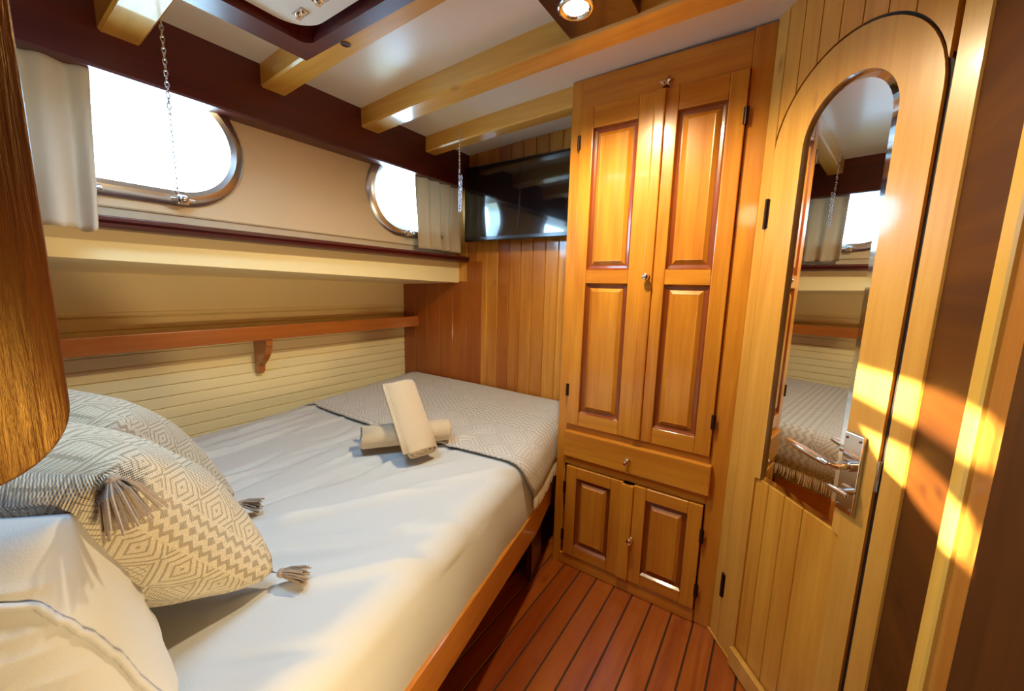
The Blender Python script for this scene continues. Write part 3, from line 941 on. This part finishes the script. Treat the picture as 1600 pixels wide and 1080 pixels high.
# ------------------------------------------------------------------ pillows and cushions
def cushion_bm(P00, P10, P11, P01, thick, n=36, pinch=0.07, seed=0, amp=0.012, power=0.5, back=0.5, hem=None, arc=None, crease=0.0, path=None):
    P00, P10, P11, P01 = map(Vector, (P00, P10, P11, P01))
    nrm = (P10 - P00).cross(P01 - P00).normalized()
    bm = new_bm()
    uvl = bm.loops.layers.uv.new('UVMap')
    def pt(u, v, s):
        uu, vv = 2 * u - 1, 2 * v - 1
        pu = uu * (1 - pinch * (1 - vv * vv)); pv = vv * (1 - pinch * (1 - uu * uu))
        a, b = (pu + 1) / 2, (pv + 1) / 2
        p = P00 * (1 - a) * (1 - b) + P10 * a * (1 - b) + P11 * a * b + P01 * (1 - a) * b
        wgt = ((1 - uu * uu) * (1 - vv * vv)) ** power
        nz = noise.noise(p * 7 + Vector((seed, 0, s))) + 0.5 * noise.noise(p * 15 + Vector((seed, 4, s)))
        h = thick * (back if s < 0 else 1 - back) * wgt + amp * nz * min(1, wgt * 1.5)
        if crease:
            cn = noise.noise(Vector((p.x * 5 + p.z * 9, p.y * 5, p.z * 22 + p.x * 8)))
            h += crease * (1 - abs(cn)) ** 6 * min(1, wgt * 1.6)
        if hem and s < 0:
            wob = hem + 0.35 * max(0, v - 0.42) ** 1.3 + 0.006 * noise.noise(Vector((v * 6, 3, 1)))
            h += 0.013 * min(1, max(0, (wob - u) / 0.006)) * min(1, wgt * 3)
        return p + nrm * s * h
    if path:
        path[:] = [pt(u, v, -1) for u, v in path]
    for s in (1, -1):
        g = [[bm.verts.new(pt(i / n, j / n, s)) for i in range(n + 1)] for j in range(n + 1)]
        ul = [[i / n for i in range(n + 1)] for j in range(n + 1)]
        if arc:
            for j in range(n + 1):
                c = 0
                for i in range(n + 1):
                    if i: c += (g[j][i].co - g[j][i - 1].co).length
                    ul[j][i] = c / arc
        for j in range(n):
            for i in range(n):
                q = [(i, j), (i + 1, j), (i + 1, j + 1), (i, j + 1)]
                if s < 0: q.reverse()
                f = bm.faces.new([g[b][a] for a, b in q])
                for lp, (a, b) in zip(f.loops, q): lp[uvl].uv = (ul[b][a], b / n)
    bmesh.ops.remove_doubles(bm, verts=bm.verts[:], dist=0.0006)
    bmesh.ops.recalc_face_normals(bm, faces=bm.faces[:])
    return bm

def tassel(p, d, L, parent, seed=1, spread=0.28):
    rr = random.Random(seed)
    bm = new_bm()
    p, d = Vector(p), Vector(d).normalized()
    sphere(bm, p + d * 0.008, 0.009, n=10)
    a = d.orthogonal().normalized(); b = d.cross(a)
    for k in range(42):
        th = rr.random() * 2 * PI; q = math.sqrt(rr.random())
        off = (a * math.cos(th) + b * math.sin(th)) * q
        p0 = p + d * 0.006 + off * 0.005
        p1 = p + d * (0.4 * L) + off * L * spread * 0.75
        p2 = p + d * L * (0.85 + 0.2 * rr.random()) + off * L * spread * 1.25 + Vector((0, 0, -0.1 * L))
        tube(bm, [p0, p1, p2], [0.0018, 0.0021, 0.0014], 4)
    obj('tassel', bm, taupe, parent)

def cushion(shift, label, seed, drop=0.0):
    s = Vector(shift)
    B = Vector((-0.755, 0.318, 0.635)) + s
    D = Vector((-1.11, 0.06, 0.625)) + s
    A = Vector((-0.692, 0.102, 0.945 - drop)) + s
    Cc = A + D - B + Vector((0.0, 0.0, 0.05))
    bm = cushion_bm(B, D, Cc, A, 0.25, seed=seed, back=0.40, power=0.4, pinch=0.09, arc=0.43)
    o = obj('cushion', bm, cushion_m, smooth=True)
    tag(o, label, 'cushion', 'tasselled cushions at the head of the bed')
    tassel(B, (0.75, 0.6, -0.05), 0.055, o, seed)
    tassel(A, (0.35, 0.16, -0.70), 0.068, o, seed + 1, 0.42)
    tassel(D, (-0.8, -0.5, 0.0), 0.055, o, seed + 2)
    tassel(Cc, (-0.6, -0.4, 0.3), 0.055, o, seed + 3)
    return o
cushion((0, 0, 0), 'knitted diamond-pattern cushion with taupe tassels resting against the white pillow', 3)
cushion((-0.33, 0.06, 0.0), 'knitted cushion half hidden behind the front diamond cushion, nearest the cream wall', 11, 0.03)

P = thing('pillow', 'large plump white pillow nearest the camera at the bed head', 'pillow', (-0.75, 0.0, 0.6))
SEAM = [(0.003, 0.02), (0.003, 0.2), (0.003, 0.35), (0.008, 0.50), (0.016, 0.61), (0.036, 0.72), (0.082, 0.76), (0.112, 0.78), (0.2, 0.80), (0.35, 0.82)]
seam = [(interp(v, [(q[1], q[0]) for q in SEAM]), v) for v in [0.02 + 0.80 * i / 60 for i in range(61)]]
bm = cushion_bm((-0.630, 0.130, 0.62), (-0.97, -0.24, 0.62), (-1.02, -0.30, 0.92), (-0.70, 0.062, 0.905), 0.26, n=80, pinch=0.06, seed=21, amp=0.016, power=0.40, back=0.42, crease=0.008, path=seam)
pc = obj('pillowcase', bm, pillow_m, P, smooth=True)
bm = new_bm()
seam = [Vector(q) + Vector((0.002, -0.001, 0.002)) for q in seam]
tube(bm, seam, [0.0045 + 0.0012 * noise.noise(Vector((i * 0.7, 0, 0))) for i in range(len(seam))], 8)
obj('flap_hem', bm, pillow_m, P, smooth=True)

# ------------------------------------------------------------------ hanging mahogany partition at the left
bm = new_bm()
pts = [(-0.5, 1.90), (-0.5, 0.986)]
r = 0.078
cx, cz = 0.070 - r, 0.986 + r
for i in range(13):
    a = -PI / 2 + PI / 2 * i / 12
    pts.append((cx + r * math.cos(a), cz + r * math.sin(a)))
pts.append((0.070, 1.93))
prism(bm, [(p[0], p[1]) for p in pts], 'X', -0.645, -0.62, 0.003, 2)
tag(obj('partition_board', bm, board_wood, smooth='auto', angle=0.5), 'dark varnished mahogany board with a rounded lower corner hanging over the pillows', 'partition')

# ------------------------------------------------------------------ curtains
def curtain(y0, y1, xt, xb, zt, zb, folds, seed, label, flare=0.0, hem=0.006, group='short porthole curtains'):
    bm = new_bm()
    ny, nz = 70, 26
    rows = []
    for j in range(nz + 1):
        t = j / nz
        row = []
        for i in range(ny + 1):
            s = i / ny
            y = y0 + (y1 - y0) * s + flare * t * s
            ph = folds * 2 * PI * (s + 0.14 * t * (noise.noise(Vector((s * 2, seed, 0))))) + seed
            amp = 0.010 + 0.010 * t
            x = xt + (xb - xt) * t + amp * math.sin(ph) + 0.008 * noise.noise(Vector((s * 5, t * 2, seed)))
            z = zt + (zb - zt) * t + 0.010 * t * noise.noise(Vector((s * 4, seed, 2)))
            row.append(bm.verts.new((x, y, z)))
        rows.append(row)
    for j in range(nz):
        for i in range(ny): bm.faces.new((rows[j][i], rows[j][i + 1], rows[j + 1][i + 1], rows[j + 1][i]))
    bmesh.ops.recalc_face_normals(bm, faces=bm.faces[:])
    o = obj('curtain', bm, curtain_m, smooth=True)
    md = o.modifiers.new('thickness', 'SOLIDIFY'); md.thickness = 0.0015
    return tag(o, label, 'curtain', group)
curtain(0.135, 0.296, -1.575, -1.505, 1.745, 1.318, 2.2, 1.0, 'cream curtain hanging over the sill at the near porthole', flare=-0.035)
curtain(1.42, 1.765, -1.580, -1.572, 1.745, 1.382, 4.2, 2.0, 'cream curtain beside the television, drawn half over the far porthole')

# ------------------------------------------------------------------ chains
def chain(x, y, z0, z1, label, doubled=None):
    Ch = thing('chain', label, 'chain', (x, y, z1), 'thin metal chains hanging from the beams')
    bm = new_bm()
    def run(xx, yy, a, b):
        pitch, k, z = 0.0135, 0, a
        while z > b:
            pts = []
            for i in range(12):
                an = 2 * PI * i / 12
                w_, h_ = 0.0042 * math.cos(an), 0.0088 * math.sin(an)
                pts.append((xx + (w_ if k % 2 else 0), yy + (0 if k % 2 else w_), z + h_))
            tube(bm, pts, 0.0014, 5, True)
            z -= pitch; k += 1
    run(x, y, z0 - 0.02, z1)
    if doubled: run(x + 0.004, y + 0.009, doubled, z1 + 0.01)
    obj('links', bm, chrome, Ch, smooth=True)
    bm = new_bm()
    cyl(bm, (x, y, z0), (x, y, z0 - 0.02), 0.002, n=8)
    obj('hook', bm, chrome, Ch)
chain(-1.395, 0.408, 1.858, 1.432, 'thin metal chain hanging in front of the near porthole')
chain(-1.299, 1.446, 1.905, 1.535, 'thin metal chain hanging from the beam in front of the television', doubled=1.70)

# ------------------------------------------------------------------ deck hatch
Hh = thing('deck_hatch', 'square skylight hatch with dark mahogany frame and white liner in the ceiling', 'hatch', (-0.83, 0.31, 1.85))
bm = new_bm()
o_ = [(-1.245, -0.09), (-0.42, -0.09), (-0.42, 0.706), (-1.245, 0.706)]
def rrect(x0, x1, y0, y1, r, n=6):
    pts = []
    for cx, cy, a0 in ((x1 - r, y0 + r, -PI / 2), (x1 - r, y1 - r, 0), (x0 + r, y1 - r, PI / 2), (x0 + r, y0 + r, PI)):
        for i in range(n + 1):
            a = a0 + PI / 2 * i / n
            pts.append((cx + r * math.cos(a), cy + r * math.sin(a)))
    return pts
sheet_with_holes(bm, o_, [rrect(-1.165, -0.53, 0.0, 0.668, 0.03)], lambda p: (p[0], p[1], 1.850), 0.115, (0, 0, 1))
sheet_with_holes(bm, [(-1.19, -0.02), (-0.50, -0.02), (-0.50, 0.69), (-1.19, 0.69)], [rrect(-1.06, -0.60, 0.06, 0.57, 0.05, 8)], lambda p: (p[0], p[1], 1.893), 0.06, (0, 0, 1))
obj('frame', bm, maho_y, Hh)
bm = new_bm()
sheet_with_holes(bm, rrect(-1.152, -0.542, 0.012, 0.657, 0.09, 10), [rrect(-0.99, -0.67, 0.12, 0.50, 0.05, 8)], lambda p: (p[0], p[1], 1.867), 0.022, (0, 0, 1))
bmesh.ops.bevel(bm, geom=[e for e in bm.edges if all(abs(v.co.z - 1.867) < 1e-4 for v in e.verts) and len({round(f.normal.z) for f in e.link_faces}) > 1], offset=0.006, segments=2, affect='EDGES')
ln = obj('liner', bm, plastic, Hh)
for xx, yy in ((-1.075, 0.60), (-0.985, 0.60)):
    bm = new_bm()
    box(bm, xx - 0.022, xx + 0.022, yy - 0.012, yy + 0.012, 1.864, 1.873, 0.003, 2)
    cyl(bm, (xx - 0.01, yy, 1.866), (xx - 0.01, yy, 1.857), 0.007)
    cyl(bm, (xx + 0.01, yy, 1.866), (xx + 0.01, yy, 1.857), 0.004)
    obj('latch', bm, chrome, ln)
bm = new_bm(); box(bm, -1.0, -0.66, 0.11, 0.51, 1.955, 1.962)
obj('skylight_pane', bm, glass, Hh)

# ------------------------------------------------------------------ ceiling spotlight on a dark box
Lp = thing('ceiling_spotlight', 'lit round spotlight set in a dark mahogany box under the ceiling', 'lamp', (-0.47, 1.0, 1.9))
bm = new_bm(); box(bm, -0.570, -0.372, 0.895, 1.095, 1.893, 1.962, 0.003)
obj('box', bm, maho_x, Lp)
m4 = Matrix.Translation((-0.50, 0.985, 1.893)) @ Matrix.Rotation(PI, 4, 'X')
bm = new_bm()
prof = [(0.046, 0.0), (0.046, 0.004), (0.040, 0.008), (0.034, 0.006), (0.030, 0.0005)]
rings = [[bm.verts.new(m4 @ Vector((r * math.cos(2 * PI * k / 28), r * math.sin(2 * PI * k / 28), h))) for k in range(28)] for r, h in prof]
for A, B in zip(rings, rings[1:]):
    for k in range(28): bm.faces.new((A[k], A[(k + 1) % 28], B[(k + 1) % 28], B[k]))
bmesh.ops.recalc_face_normals(bm, faces=bm.faces[:])
obj('trim_ring', bm, chrome, Lp, smooth=True)
bm = new_bm(); sphere(bm, (-0.50, 0.985, 1.892), 0.028, (1, 1, 0.35), 20)
obj('bulb', bm, bulb_m, Lp, smooth=True)
light('SPOT', 'spotlight_beam', (-0.50, 0.995, 1.867), 54, (1, 0.80, 0.48), aim=(-0.50, 0.995, 0), spot_size=math.radians(165), spot_blend=0.6, shadow_soft_size=0.03)
